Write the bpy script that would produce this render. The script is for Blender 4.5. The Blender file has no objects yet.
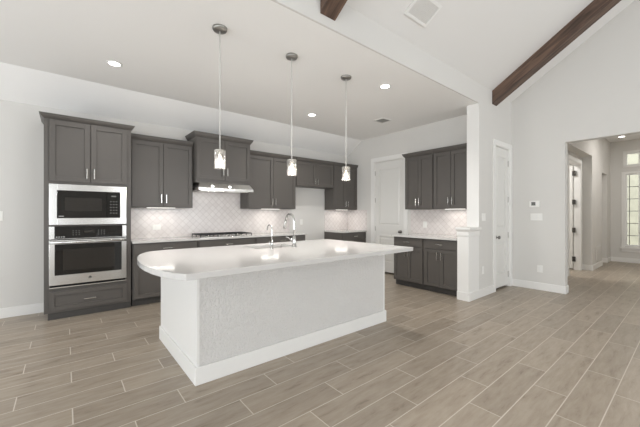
import bpy, bmesh, math
from mathutils import Vector, Matrix

scene = bpy.context.scene
COL = scene.collection

# ------------------------------------------------------------------ camera
TH = 0.885
cam_d = bpy.data.cameras.new('camera'); cam = bpy.data.objects.new('camera', cam_d); COL.objects.link(cam)
cam.location = (0, 0, 1.295)
cam.rotation_euler = (math.pi/2, 0, TH - math.pi/2)
cam_d.sensor_width = 36.0
cam_d.lens = 36.0*311.33/640.0
cam_d.shift_y = 0.45/640.0
cam_d.clip_start = 0.05
scene.camera = cam

# ------------------------------------------------------------------ world
w = bpy.data.worlds.new('world'); scene.world = w; w.use_nodes = True
bg = w.node_tree.nodes['Background']
bg.inputs['Color'].default_value = (0.90, 0.95, 1.0, 1)
bg.inputs['Strength'].default_value = 1.8

# ------------------------------------------------------------------ exposure
scene.view_settings.view_transform = 'Standard'
scene.view_settings.look = 'None'
scene.view_settings.gamma = 1.0
scene.view_settings.exposure = 0.17
scene.cycles.diffuse_bounces = 8
scene.cycles.max_bounces = 14
scene.view_settings.use_curve_mapping = False

# ------------------------------------------------------------------ lights
def area(name, loc, rot, sx, sy, power, color=(1, 1, 1)):
    l = bpy.data.lights.new(name, 'AREA'); l.shape = 'RECTANGLE'; l.size = sx; l.size_y = sy
    l.energy = power; l.color = color
    o = bpy.data.objects.new(name, l); COL.objects.link(o); o.location = loc; o.rotation_euler = rot
    return o
PI = math.pi
REAR_WINDOWS = [(-3.1, -0.7), (2.2, 3.8), (4.0, 5.6)]           # x ranges in the rear wall
LEFT_WINDOWS = [(-2.8, -0.8), (0.6, 2.4), (3.2, 5.0)]           # y ranges in the left wall
for a, b in REAR_WINDOWS:
    area('rear_window_daylight', ((a+b)/2, -4.75, 1.45), (PI/2+0.42, 0, 0), b-a, 2.1, 55, (0.90, 0.95, 1.0))
for (a, b), pw in zip(LEFT_WINDOWS, (95, 60, 24)):
    area('left_window_daylight', (-3.75, (a+b)/2, 1.40), (PI/2+0.38, 0, -PI/2), b-a, 2.2, pw, (0.90, 0.95, 1.0))

# ------------------------------------------------------------------ materials
def lin(c):
    c = c/255.0
    return c/12.92 if c <= 0.04045 else ((c+0.055)/1.055)**2.4
def rgb(r, g, b): return (lin(r), lin(g), lin(b), 1)
def mat(name, col, rough=0.5, metal=0.0, spec=0.5, noise=0.0, nscale=30, bump=0.0, bscale=60, **kw):
    m = bpy.data.materials.new(name); m.use_nodes = True
    nt = m.node_tree; p = nt.nodes['Principled BSDF']
    p.inputs['Base Color'].default_value = col
    p.inputs['Roughness'].default_value = rough
    p.inputs['Metallic'].default_value = metal
    p.inputs['Specular IOR Level'].default_value = spec
    for k, v in kw.items(): p.inputs[k].default_value = v
    if noise or bump:
        tc = nt.nodes.new('ShaderNodeTexCoord')
    if noise:
        n = nt.nodes.new('ShaderNodeTexNoise'); n.inputs['Scale'].default_value = nscale; n.inputs['Detail'].default_value = 4
        nt.links.new(tc.outputs['Object'], n.inputs['Vector'])
        mx = nt.nodes.new('ShaderNodeMix'); mx.data_type = 'RGBA'
        mx.inputs[6].default_value = tuple(c*(1-noise) for c in col[:3])+(1,)
        mx.inputs[7].default_value = tuple(min(1, c*(1+noise)) for c in col[:3])+(1,)
        nt.links.new(n.outputs['Fac'], mx.inputs[0]); nt.links.new(mx.outputs[2], p.inputs['Base Color'])
    if bump:
        n2 = nt.nodes.new('ShaderNodeTexNoise'); n2.inputs['Scale'].default_value = bscale; n2.inputs['Detail'].default_value = 3
        nt.links.new(tc.outputs['Object'], n2.inputs['Vector'])
        b = nt.nodes.new('ShaderNodeBump'); b.inputs['Strength'].default_value = bump; b.inputs['Distance'].default_value = 0.004
        nt.links.new(n2.outputs['Fac'], b.inputs['Height']); nt.links.new(b.outputs['Normal'], p.inputs['Normal'])
    return m
def emis(name, col, strength):
    m = bpy.data.materials.new(name); m.use_nodes = True; nt = m.node_tree
    p = nt.nodes['Principled BSDF']; p.inputs['Base Color'].default_value = col
    p.inputs['Emission Color'].default_value = col; p.inputs['Emission Strength'].default_value = strength
    return m

M_wall = mat('wall_paint', rgb(219, 217, 213), 0.85, spec=0.2, bump=0.10, bscale=90)
M_ceil = mat('ceiling_paint', rgb(245, 244, 242), 0.9, spec=0.1, bump=0.15, bscale=70)
M_ceil_dimmed = mat('ceiling_paint_dimmed', rgb(228, 226, 223), 0.9, spec=0.1, bump=0.15, bscale=70)  # same ceiling paint, darkened to imitate dimmer light on the vault
M_trim = mat('white_trim_paint', rgb(236, 235, 232), 0.4, noise=0.01)
M_door = mat('white_door_paint', rgb(228, 227, 223), 0.4, noise=0.01)
M_cab = mat('charcoal_cabinet_paint', rgb(90, 86, 82), 0.45, noise=0.03, nscale=12)
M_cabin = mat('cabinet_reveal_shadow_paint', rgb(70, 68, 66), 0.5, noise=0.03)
M_quartz = mat('white_quartz', rgb(208, 206, 203), 0.08, spec=0.4, noise=0.012, nscale=5)
M_steel = mat('brushed_stainless_steel', (0.66, 0.65, 0.63, 1), 0.24, 1.0, noise=0.05, nscale=20)
M_nickel = mat('satin_nickel', (0.66, 0.65, 0.62, 1), 0.24, 1.0, noise=0.02)
M_rod = mat('pale_cord_sleeve', rgb(205, 203, 199), 0.4, noise=0.02)
M_canopy = mat('dark_satin_nickel', (0.36, 0.35, 0.33, 1), 0.35, 1.0, noise=0.03)
M_chrome = mat('polished_chrome', (0.62, 0.62, 0.61, 1), 0.10, 1.0, noise=0.01)
M_blackglass = mat('black_oven_glass', (0.012, 0.011, 0.010, 1), 0.06, spec=0.45, noise=0.1)
M_window_glass_dark = mat('dark_viewing_glass', (0.028, 0.025, 0.022, 1), 0.10, spec=0.45, noise=0.1)
M_iron = mat('black_cast_iron', (0.012, 0.012, 0.012, 1), 0.5, noise=0.2)
M_bronze = mat('dark_hinge_metal', (0.10, 0.095, 0.09, 1), 0.35, 0.9, noise=0.1)
M_plastic = mat('white_switch_plastic', rgb(238, 237, 233), 0.35, noise=0.01)
M_grey_led = mat('grey_display_plastic', rgb(96, 96, 92), 0.3, noise=0.05)
M_void = mat('dark_slot', (0.01, 0.01, 0.01, 1), 0.9, noise=0.1)
M_vent = mat('vent_enamel', rgb(222, 220, 216), 0.45, noise=0.02)
M_ventgrey = mat('vent_shadow_core', rgb(120, 118, 114), 0.7, noise=0.05)
M_louv = mat('grey_louvre_enamel', rgb(165, 163, 158), 0.5, noise=0.03)
M_stone = mat('pale_stone_outside', rgb(214, 208, 188), 0.9, noise=0.25, nscale=3, bump=0.5, bscale=8)
M_blackled = mat('label_print', rgb(170, 170, 168), 0.5, noise=0.02)
M_clear = None
def thin_glass(name, tint, refl, haze=0.0):
    m = bpy.data.materials.new(name); m.use_nodes = True; nt = m.node_tree; nt.nodes.remove(nt.nodes['Principled BSDF'])
    out = nt.nodes['Material Output']
    tr = nt.nodes.new('ShaderNodeBsdfTransparent'); tr.inputs[0].default_value = tint
    gl = nt.nodes.new('ShaderNodeBsdfGlossy'); gl.inputs['Roughness'].default_value = 0.04
    lw = nt.nodes.new('ShaderNodeLayerWeight'); lw.inputs[0].default_value = 0.5
    tc = nt.nodes.new('ShaderNodeTexCoord'); n = nt.nodes.new('ShaderNodeTexNoise'); n.inputs['Scale'].default_value = 25
    b = nt.nodes.new('ShaderNodeBump'); b.inputs['Strength'].default_value = 0.15; b.inputs['Distance'].default_value = 0.003
    nt.links.new(tc.outputs['Object'], n.inputs['Vector']); nt.links.new(n.outputs['Fac'], b.inputs['Height']); nt.links.new(b.outputs['Normal'], gl.inputs['Normal'])
    fac = nt.nodes.new('ShaderNodeMath'); fac.operation = 'MULTIPLY'; fac.inputs[1].default_value = refl; nt.links.new(lw.outputs['Facing'], fac.inputs[0])
    mx = nt.nodes.new('ShaderNodeMixShader'); nt.links.new(fac.outputs[0], mx.inputs[0]); nt.links.new(tr.outputs[0], mx.inputs[1]); nt.links.new(gl.outputs[0], mx.inputs[2])
    tl = nt.nodes.new('ShaderNodeBsdfTranslucent'); tl.inputs[0].default_value = (1, 0.97, 0.93, 1)
    m2 = nt.nodes.new('ShaderNodeMixShader'); m2.inputs[0].default_value = haze
    nt.links.new(mx.outputs[0], m2.inputs[1]); nt.links.new(tl.outputs[0], m2.inputs[2]); nt.links.new(m2.outputs[0], out.inputs['Surface'])
    return m
M_glass = thin_glass('clear_pendant_glass', (0.99, 0.98, 0.97, 1), 0.9, 0.02)
M_pane = thin_glass('window_pane_glass', (0.96, 0.97, 0.96, 1), 0.15)
M_bulb = emis('warm_bulb_glow', (1.0, 0.88, 0.70, 1), 5)
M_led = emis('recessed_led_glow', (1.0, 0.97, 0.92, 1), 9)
M_strip = emis('cabinet_strip_glow', (1.0, 0.96, 0.90, 1), 1.6)

def math_node(nt, op, a, b=None, c=None):
    n = nt.nodes.new('ShaderNodeMath'); n.operation = op
    for i, v in enumerate((a, b, c)):
        if v is None: continue
        if isinstance(v, (int, float)): n.inputs[i].default_value = v
        else: nt.links.new(v, n.inputs[i])
    return n.outputs[0]
def mixc(nt, fac, a, b, blend='MIX'):
    n = nt.nodes.new('ShaderNodeMix'); n.data_type = 'RGBA'; n.blend_type = blend
    for i, v in ((0, fac), (6, a), (7, b)):
        if isinstance(v, (int, float, tuple)): n.inputs[i].default_value = v
        else: nt.links.new(v, n.inputs[i])
    return n.outputs[2]

def floor_material():
    m = bpy.data.materials.new('wood_look_plank_tile'); m.use_nodes = True; nt = m.node_tree
    p = nt.nodes['Principled BSDF']
    tc = nt.nodes.new('ShaderNodeTexCoord'); sp = nt.nodes.new('ShaderNodeSeparateXYZ'); nt.links.new(tc.outputs['Object'], sp.inputs[0])
    X, Y = sp.outputs[0], sp.outputs[1]
    v = math_node(nt, 'DIVIDE', math_node(nt, 'SUBTRACT', Y, 2.4455-0.2055*40), 0.2055)
    row = math_node(nt, 'FLOOR', v); fv = math_node(nt, 'SUBTRACT', v, row)
    off = math_node(nt, 'MULTIPLY', math_node(nt, 'SUBTRACT', row, 40.0), 0.3017)
    u = math_node(nt, 'DIVIDE', math_node(nt, 'SUBTRACT', math_node(nt, 'SUBTRACT', X, 0.037-0.905*40), off), 0.905)
    colm = math_node(nt, 'FLOOR', u); fu = math_node(nt, 'SUBTRACT', u, colm)
    def edge(f, size, wdt):
        d = math_node(nt, 'MINIMUM', f, math_node(nt, 'SUBTRACT', 1.0, f))
        d = math_node(nt, 'MULTIPLY', d, size)
        return math_node(nt, 'LESS_THAN', d, wdt)
    g = math_node(nt, 'MAXIMUM', edge(fv, 0.2055, 0.0030), edge(fu, 0.905, 0.0032))
    cx = nt.nodes.new('ShaderNodeCombineXYZ'); nt.links.new(colm, cx.inputs[0]); nt.links.new(row, cx.inputs[1])
    wn = nt.nodes.new('ShaderNodeTexWhiteNoise'); wn.noise_dimensions = '2D'; nt.links.new(cx.outputs[0], wn.inputs['Vector'])
    # grain, stretched along the plank and shifted per plank
    cz = nt.nodes.new('ShaderNodeCombineXYZ')
    nt.links.new(math_node(nt, 'MULTIPLY', X, 2.0), cz.inputs[0]); nt.links.new(math_node(nt, 'MULTIPLY', Y, 11.0), cz.inputs[1])
    nt.links.new(math_node(nt, 'MULTIPLY', wn.outputs['Value'], 37.0), cz.inputs[2])
    n1 = nt.nodes.new('ShaderNodeTexNoise'); n1.inputs['Scale'].default_value = 1.9; n1.inputs['Detail'].default_value = 8; n1.inputs['Roughness'].default_value = 0.66; n1.inputs['Distortion'].default_value = 0.25
    nt.links.new(cz.outputs[0], n1.inputs['Vector'])
    n2 = nt.nodes.new('ShaderNodeTexNoise'); n2.inputs['Scale'].default_value = 7; n2.inputs['Detail'].default_value = 5
    nt.links.new(cz.outputs[0], n2.inputs['Vector'])
    r1 = nt.nodes.new('ShaderNodeValToRGB'); nt.links.new(n1.outputs['Fac'], r1.inputs[0])
    r1.color_ramp.elements[0].position = 0.25; r1.color_ramp.elements[0].color = rgb(122, 109, 94)
    r1.color_ramp.elements[1].position = 0.62; r1.color_ramp.elements[1].color = rgb(168, 156, 141)
    e = r1.color_ramp.elements.new(0.42); e.color = rgb(157, 144, 128)
    t = math_node(nt, 'ADD', math_node(nt, 'MULTIPLY', wn.outputs['Value'], 0.20), 0.80)
    t = math_node(nt, 'ADD', t, math_node(nt, 'MULTIPLY', n2.outputs['Fac'], 0.12))
    cc = nt.nodes.new('ShaderNodeCombineColor')
    for i in range(3): nt.links.new(t, cc.inputs[i])
    base = mixc(nt, 1.0, r1.outputs[0], cc.outputs[0], 'MULTIPLY')
    col = mixc(nt, g, base, rgb(206, 198, 186))
    nt.links.new(col, p.inputs['Base Color'])
    nt.links.new(math_node(nt, 'ADD', math_node(nt, 'MULTIPLY', g, 0.4), 0.36), p.inputs['Roughness'])
    b = nt.nodes.new('ShaderNodeBump'); b.inputs['Strength'].default_value = 0.4; b.inputs['Distance'].default_value = 0.002
    h = math_node(nt, 'SUBTRACT', math_node(nt, 'MULTIPLY', n2.outputs['Fac'], 0.3), g)
    nt.links.new(h, b.inputs['Height']); nt.links.new(b.outputs['Normal'], p.inputs['Normal'])
    return m
M_floor = floor_material()

def tile_material():
    """white glossy tile set on the diagonal; u runs along the wall (x+y), v is height"""
    m = bpy.data.materials.new('diamond_set_white_tile'); m.use_nodes = True; nt = m.node_tree
    p = nt.nodes['Principled BSDF']
    tc = nt.nodes.new('ShaderNodeTexCoord'); sp = nt.nodes.new('ShaderNodeSeparateXYZ'); nt.links.new(tc.outputs['Object'], sp.inputs[0])
    U = math_node(nt, 'ADD', sp.outputs[0], sp.outputs[1]); V = sp.outputs[2]
    P = 0.112
    a = math_node(nt, 'DIVIDE', math_node(nt, 'ADD', U, V), P); b = math_node(nt, 'DIVIDE', math_node(nt, 'SUBTRACT', U, V), P)
    a = math_node(nt, 'ADD', a, 100); b = math_node(nt, 'ADD', b, 100)
    fa = math_node(nt, 'FRACT', a); fb = math_node(nt, 'FRACT', b)
    def edge(f, wdt):
        d = math_node(nt, 'MINIMUM', f, math_node(nt, 'SUBTRACT', 1.0, f)); return math_node(nt, 'LESS_THAN', d, wdt)
    g = math_node(nt, 'MAXIMUM', edge(fa, 0.035), edge(fb, 0.035))
    cx = nt.nodes.new('ShaderNodeCombineXYZ'); nt.links.new(math_node(nt, 'FLOOR', a), cx.inputs[0]); nt.links.new(math_node(nt, 'FLOOR', b), cx.inputs[1])
    wn = nt.nodes.new('ShaderNodeTexWhiteNoise'); wn.noise_dimensions = '2D'; nt.links.new(cx.outputs[0], wn.inputs['Vector'])
    base = mixc(nt, wn.outputs['Value'], rgb(224, 217, 214), rgb(231, 225, 222))
    nt.links.new(mixc(nt, g, base, rgb(204, 196, 192)), p.inputs['Base Color'])
    p.inputs['Roughness'].default_value = 0.22
    bp = nt.nodes.new('ShaderNodeBump'); bp.inputs['Strength'].default_value = 0.5; bp.inputs['Distance'].default_value = 0.002; bp.invert = True
    nt.links.new(g, bp.inputs['Height']); nt.links.new(bp.outputs['Normal'], p.inputs['Normal'])
    return m
M_tile = tile_material()

def island_material():
    m = mat('knockdown_textured_white_paint', rgb(222, 220, 217), 0.7, spec=0.3)
    nt = m.node_tree; p = nt.nodes['Principled BSDF']
    tc = nt.nodes.new('ShaderNodeTexCoord'); mp = nt.nodes.new('ShaderNodeMapping'); mp.inputs['Scale'].default_value = (1, 1, 0.55)
    nt.links.new(tc.outputs['Object'], mp.inputs[0])
    n = nt.nodes.new('ShaderNodeTexNoise'); n.inputs['Scale'].default_value = 55; n.inputs['Detail'].default_value = 4; n.inputs['Distortion'].default_value = 1.2
    nt.links.new(mp.outputs[0], n.inputs['Vector'])
    r = nt.nodes.new('ShaderNodeValToRGB'); r.color_ramp.elements[0].position = 0.44; r.color_ramp.elements[1].position = 0.58
    nt.links.new(n.outputs['Fac'], r.inputs[0])
    b = nt.nodes.new('ShaderNodeBump'); b.inputs['Strength'].default_value = 1.0; b.inputs['Distance'].default_value = 0.0034
    nt.links.new(r.outputs[0], b.inputs['Height']); nt.links.new(b.outputs['Normal'], p.inputs['Normal'])
    return m
M_island = island_material()

def beam_material():
    m = bpy.data.materials.new('stained_dark_timber'); m.use_nodes = True; nt = m.node_tree; p = nt.nodes['Principled BSDF']
    tc = nt.nodes.new('ShaderNodeTexCoord'); mp = nt.nodes.new('ShaderNodeMapping')
    mp.inputs['Rotation'].default_value = (math.atan(0.64), 0, 0); mp.inputs['Scale'].default_value = (1, 1, 1)
    nt.links.new(tc.outputs['Object'], mp.inputs[0])
    mp2 = nt.nodes.new('ShaderNodeMapping'); mp2.inputs['Scale'].default_value = (9, 0.9, 9); nt.links.new(mp.outputs[0], mp2.inputs[0])
    n = nt.nodes.new('ShaderNodeTexNoise'); n.inputs['Scale'].default_value = 2.2; n.inputs['Detail'].default_value = 7; n.inputs['Distortion'].default_value = 0.8
    nt.links.new(mp2.outputs[0], n.inputs['Vector'])
    r = nt.nodes.new('ShaderNodeValToRGB'); nt.links.new(n.outputs['Fac'], r.inputs[0])
    r.color_ramp.elements[0].position = 0.3; r.color_ramp.elements[0].color = rgb(56, 42, 35)
    r.color_ramp.elements[1].position = 0.72; r.color_ramp.elements[1].color = rgb(116, 92, 77)
    nt.links.new(r.outputs[0], p.inputs['Base Color']); p.inputs['Roughness'].default_value = 0.55
    b = nt.nodes.new('ShaderNodeBump'); b.inputs['Strength'].default_value = 0.3; b.inputs['Distance'].default_value = 0.004
    nt.links.new(n.outputs['Fac'], b.inputs['Height']); nt.links.new(b.outputs['Normal'], p.inputs['Normal'])
    return m
M_beam = beam_material()

# ------------------------------------------------------------------ mesh helpers
class MB:
    def __init__(s): s.bm = bmesh.new()
    def box(s, x0, x1, y0, y1, z0, z1):
        x0, x1 = sorted((x0, x1)); y0, y1 = sorted((y0, y1)); z0, z1 = sorted((z0, z1))
        v = [s.bm.verts.new(p) for p in ((x0,y0,z0),(x1,y0,z0),(x1,y1,z0),(x0,y1,z0),(x0,y0,z1),(x1,y0,z1),(x1,y1,z1),(x0,y1,z1))]
        for f in ((3,2,1,0),(4,5,6,7),(0,1,5,4),(1,2,6,5),(2,3,7,6),(3,0,4,7)): s.bm.faces.new([v[i] for i in f])
        return s
    def mbox(s, M, u0, u1, v0, v1, z0, z1):
        a = M(u0, v0); b = M(u1, v1)
        return s.box(a[0], b[0], a[1], b[1], z0, z1)
    def loft(s, rings, cap=True, smooth=False):
        R = [[s.bm.verts.new(p) for p in r] for r in rings]; n = len(rings[0])
        for a, b in zip(R, R[1:]):
            for i in range(n):
                f = s.bm.faces.new((a[i], a[(i+1) % n], b[(i+1) % n], b[i])); f.smooth = smooth
        if cap:
            s.bm.faces.new(list(reversed(R[0]))); s.bm.faces.new(R[-1])
        return s
    def lathe(s, c, prof, seg=20, axis=(0, 0, 1), closed=False, smooth=True):
        q = Vector(axis).to_track_quat('Z', 'Y'); c = Vector(c); rings = []
        for r, h in prof:
            rings.append([c + q @ Vector((max(r, 1e-5)*math.cos(2*PI*i/seg), max(r, 1e-5)*math.sin(2*PI*i/seg), h)) for i in range(seg)])
        if closed: rings.append(rings[0])
        if closed:
            R = [[s.bm.verts.new(p) for p in r] for r in rings[:-1]]; R.append(R[0])
            for a, b in zip(R, R[1:]):
                for i in range(seg):
                    f = s.bm.faces.new((a[i], a[(i+1) % seg], b[(i+1) % seg], b[i])); f.smooth = smooth
            return s
        return s.loft(rings, True, smooth)
    def cyl(s, p0, p1, r, seg=14):
        p0 = Vector(p0); p1 = Vector(p1)
        return s.lathe(p0, [(r, 0), (r, (p1-p0).length)], seg, (p1-p0).normalized())
    def tube(s, pts, r, seg=12):
        pts = [Vector(p) for p in pts]; rings = []; ref = None
        for i, p in enumerate(pts):
            d = (pts[min(i+1, len(pts)-1)] - pts[max(i-1, 0)]).normalized()
            if ref is None: ref = d.orthogonal().normalized()
            ref = (ref - d*ref.dot(d)).normalized(); b = d.cross(ref)
            rr = r[i] if isinstance(r, (list, tuple)) else r
            rings.append([p + (ref*math.cos(2*PI*k/seg) + b*math.sin(2*PI*k/seg))*rr for k in range(seg)])
        return s.loft(rings, True, True)
    def prism(s, pts, z0, z1):
        return s.loft([[(x, y, z0) for x, y in pts], [(x, y, z1) for x, y in pts]])
    def yz_prism(s, pts, x0, x1):
        return s.loft([[(x0, y, z) for y, z in pts], [(x1, y, z) for y, z in pts]])
    def build(s, name, m, parent=None, bevel=0.0, origin=None):
        o0 = Vector((0, 0, 0))
        if parent is not None:
            o0 = parent.matrix_basis.translation.copy()
            pp = parent.parent
            while pp is not None: o0 += pp.matrix_basis.translation; pp = pp.parent
        off = o0 if origin is None else Vector(origin)
        bmesh.ops.translate(s.bm, verts=s.bm.verts, vec=-off)
        bmesh.ops.recalc_face_normals(s.bm, faces=s.bm.faces)
        me = bpy.data.meshes.new(name); s.bm.to_mesh(me); s.bm.free()
        me.materials.append(m)
        o = bpy.data.objects.new(name, me); COL.objects.link(o)
        if parent is not None: o.parent = parent
        elif origin is not None: o.location = origin
        if bevel:
            b = o.modifiers.new('bevel', 'BEVEL'); b.width = bevel; b.segments = 2; b.limit_method = 'ANGLE'
        return o
def tag(o, label, cat, group=None, kind=None):
    o['label'] = label; o['category'] = cat
    if group: o['group'] = group
    if kind: o['kind'] = kind
    return o
def thing(name, loc, label, cat, group=None):
    o = bpy.data.objects.new(name, None); COL.objects.link(o); o.location = loc; o.empty_display_size = 0.1
    return tag(o, label, cat, group)
def struct(name, mb, m, bevel=0.0):
    o = mb.build(name, m, None, bevel); o['kind'] = 'structure'; return o
def copy_tree(o, parent=None):
    c = o.copy(); COL.objects.link(c); c.parent = parent
    for ch in list(o.children): copy_tree(ch, c)
    return c
def rect_with_holes_x(mb, u_ranges, x0, x1): pass

# dimensions
XR = 5.374      # kitchen right wall face
YB = 5.49       # kitchen back wall face
XE = 6.26       # living room end wall face
YW = 2.17       # face of closet wall and header
ZC = 3.015      # flat kitchen ceiling
SL = 0.64       # vault slope
def vz(y): return 3.32 + SL*(YW - y) if y > -1.2 else 3.32 + SL*(YW + 1.2) - SL*(-1.2 - y)

# ------------------------------------------------------------------ floor
struct('floor', MB().box(-3.6, 11.75, -4.6, 5.6, -0.1, 0), M_floor)

# ------------------------------------------------------------------ walls
struct('wall_back', MB().box(-3.6, 6.41, YB, YB+0.12, 0, 3.1), M_wall)
mb = MB()      # kitchen right wall with the pantry door opening
PD0, PD1, PDZ = 3.842, 4.640, 2.45
mb.box(XR, XR+0.12, YW+0.185, PD0, 0, 3.1).box(XR, XR+0.12, PD1, YB, 0, 3.1).box(XR, XR+0.12, PD0, PD1, PDZ, 3.1)
struct('wall_right', mb, M_wall)
CD0, CD1, CDZ = 5.545, 6.165, 2.45
mb = MB()      # closet wall plus header over the kitchen opening, one plane
mb.box(-3.5, 4.954, YW, YW+0.02, ZC, 3.34).box(-3.5, 4.954, YW+0.02, YW+0.185, ZC+0.12, 3.34).box(4.954, XE, YW, YW+0.185, ZC, 3.34)
mb.box(4.954, CD0, YW, YW+0.185, 0, ZC).box(CD1, XE, YW, YW+0.185, 0, ZC).box(CD0, CD1, YW, YW+0.185, CDZ, ZC)
struct('wall_closet', mb, M_wall)
OP0, OP1, OPZ = -0.6, 1.388, 2.455
mb = MB()
mb.box(XE, XE+0.15, OP1, YB, 0, 3.0)
mb.box(XE, XE+0.15, OP0, OP1, OPZ, 3.0).box(XE, XE+0.15, -4.5, OP0, 0, 3.0)
mb.yz_prism([(YB, 3.0), (YB, 3.12), (2.2, 3.32), (-1.2, vz(-1.2)), (-4.5, vz(-4.5)), (-4.5, 3.0)], XE, XE+0.15)
struct('wall_end', mb, M_wall)
mb = MB()
ys = [-4.5] + [v for w_ in LEFT_WINDOWS for v in w_] + [YB]
for i in range(0, len(ys), 2): mb.box(-3.6, -3.5, ys[i], ys[i+1], 0, 3.0)
for a, b in LEFT_WINDOWS: mb.box(-3.6, -3.5, a, b, 0, 0.35).box(-3.6, -3.5, a, b, 2.55, 3.0)
mb.yz_prism([(YB, 3.0), (YB, 3.12), (2.2, 3.32), (-1.2, vz(-1.2)), (-4.5, vz(-4.5)), (-4.5, 3.0)], -3.6, -3.5)
struct('wall_left', mb, M_wall)
mb = MB()
xs = [-3.6] + [v for w_ in REAR_WINDOWS for v in w_] + [XE+0.15]
for i in range(0, len(xs), 2): mb.box(xs[i], xs[i+1], -4.6, -4.5, 0, 3.3)
for a, b in REAR_WINDOWS: mb.box(a, b, -4.6, -4.5, 0, 0.5).box(a, b, -4.6, -4.5, 2.6, 3.3)
struct('wall_rear', mb, M_wall)
for i, (a, b) in enumerate(REAR_WINDOWS):
    mb = MB()
    for x in (a, b-0.06, (a+b)/2-0.03): mb.box(x, x+0.06, -4.59, -4.51, 0.5, 2.6)
    for z in (0.5, 2.54): mb.box(a, b, -4.59, -4.51, z, z+0.06)
    struct('window_%d' % (i+1), mb, M_trim)
for i, (a, b) in enumerate(LEFT_WINDOWS):
    mb = MB()
    for y in (a, b-0.06, (a+b)/2-0.03): mb.box(-3.59, -3.51, y, y+0.06, 0.35, 2.55)
    for z in (0.35, 2.49): mb.box(-3.59, -3.51, a, b, z, z+0.06)
    struct('window_%d' % (i+4), mb, M_trim)

# ------------------------------------------------------------------ ceilings
mb = MB()      # flat part and the sloped strip down to the back wall
mb.yz_prism([(YW+0.185, ZC), (5.017, ZC), (YB, 2.713), (YB, 2.85), (5.05, ZC+0.12), (YW+0.185, ZC+0.12)], -3.5, XR)
mb.box(-3.5, 4.954, YW+0.02, YW+0.185, ZC, ZC+0.12)
mb.box(XR, XE, YW+0.185, YB, ZC, ZC+0.12)
struct('ceiling', mb, M_ceil)
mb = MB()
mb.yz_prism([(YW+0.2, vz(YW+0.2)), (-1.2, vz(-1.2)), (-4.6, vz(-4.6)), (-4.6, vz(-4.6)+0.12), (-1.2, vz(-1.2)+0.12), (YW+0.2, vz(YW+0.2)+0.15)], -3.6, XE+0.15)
struct('ceiling.001', mb, M_ceil_dimmed)

# ------------------------------------------------------------------ foyer beyond the opening
YF, YF2, XH = 1.57, 1.75, 11.6
mb = MB()
for a, b in ((XE+0.15, 7.0), (9.33, 10.45), (11.12, XH)): mb.box(a, b, YF, YF2, 0, 3.3)
mb.box(7.0, 9.33, YF, YF2, 2.62, 3.3).box(10.45, 11.12, YF, YF2, 2.34, 3.3)
D40, D41 = 8.15, 9.16
mb.box(XE+0.15, D40, YF2, YF2+0.12, 0, 3.3).box(D41, XH, YF2, YF2+0.12, 0, 3.3).box(D40, D41, YF2, YF2+0.12, 2.44, 3.3)
struct('wall_foyer_left', mb, M_wall)
mb = MB()      # front wall of the house with a narrow window and its transom
mb.box(XH, XH+0.15, -0.75, 0.99, 0, 3.3).box(XH, XH+0.15, 1.28, 2.0, 0, 3.3)
mb.box(XH, XH+0.15, 0.99, 1.28, 0, 0.44).box(XH, XH+0.15, 0.99, 1.28, 2.37, 2.58).box(XH, XH+0.15, 0.99, 1.28, 2.93, 3.3)
struct('wall_foyer_front', mb, M_wall)
struct('wall_foyer_right', MB().box(XE+0.15, XH, -0.75, -0.6, 0, 3.3), M_wall)
struct('ceiling.002', MB().box(XE+0.15, XH, -0.6, YF, 3.26, 3.4), M_ceil)
mb = MB()      # room behind the open foyer door
mb.box(XE+0.15, 10.4, 3.4, 3.52, 0, 3.0).box(10.3, 10.4, YF2+0.12, 3.4, 0, 3.0).box(XE+0.15, 10.4, YF2+0.12, 3.52, 3.0, 3.1)
struct('wall_side_room', mb, M_wall)
area('side_room_fill', (8.2, 2.6, 2.95), (0, 0, 0), 0.5, 0.5, 30, (1, 0.98, 0.95))  # unseen fill added to brighten the open door and its casing

# outside the front window: a pale stone wall in daylight
struct('wall_outside_stone', MB().box(15.0, 15.3, -3, 6, -0.1, 3.9), M_stone)
struct('ground_outside', MB().box(11.75, 18, -4, 7, -0.2, -0.1), mat('concrete_walk', rgb(190, 186, 178), 0.9, noise=0.08, nscale=4))

# front window and transom
def sash(name, y0, y1, z0, z1, bars_z, bars_y):
    mb = MB(); x0, x1 = XH+0.01, XH+0.12; t = 0.035
    mb.box(x0, x1, y0, y0+t, z0, z1).box(x0, x1, y1-t, y1, z0, z1).box(x0, x1, y0+t, y1-t, z0, z0+t).box(x0, x1, y0+t, y1-t, z1-t, z1)
    o = struct(name, mb, M_trim)
    g = MB().box(XH+0.055, XH+0.06, y0+t, y1-t, z0+t, z1-t).build('pane', M_pane, o)
    b = MB()
    for z in bars_z: b.box(XH+0.045, XH+0.07, y0+t, y1-t, z-0.007, z+0.007)
    for y in bars_y: b.box(XH+0.045, XH+0.07, y-0.006, y+0.006, z0+t, z1-t)
    if bars_z or bars_y: b.build('glazing_bar', M_bronze, o)
    return o
sash('window_7', 0.99, 1.28, 0.44, 2.37, [0.72+0.325*i for i in range(5)], [1.20])
sash('window_8', 0.99, 1.28, 2.58, 2.93, [], [])
mb = MB()
mb.box(XH-0.02, XH, 1.28, 1.345, 0.40, 2.42).box(XH-0.02, XH, 0.93, 0.99, 0.40, 2.42).box(XH-0.02, XH, 0.99, 1.28, 2.37, 2.42)
mb.box(XH-0.05, XH, 0.91, 1.37, 0.37, 0.41).box(XH-0.02, XH, 0.93, 1.34, 0.29, 0.37)
mb.box(XH-0.02, XH, 1.28, 1.32, 2.56, 2.95).box(XH-0.02, XH, 0.95, 1.32, 2.93, 2.97).box(XH-0.02, XH, 0.95, 1.32, 2.54, 2.58)
struct('trim_1', mb, M_trim)

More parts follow.
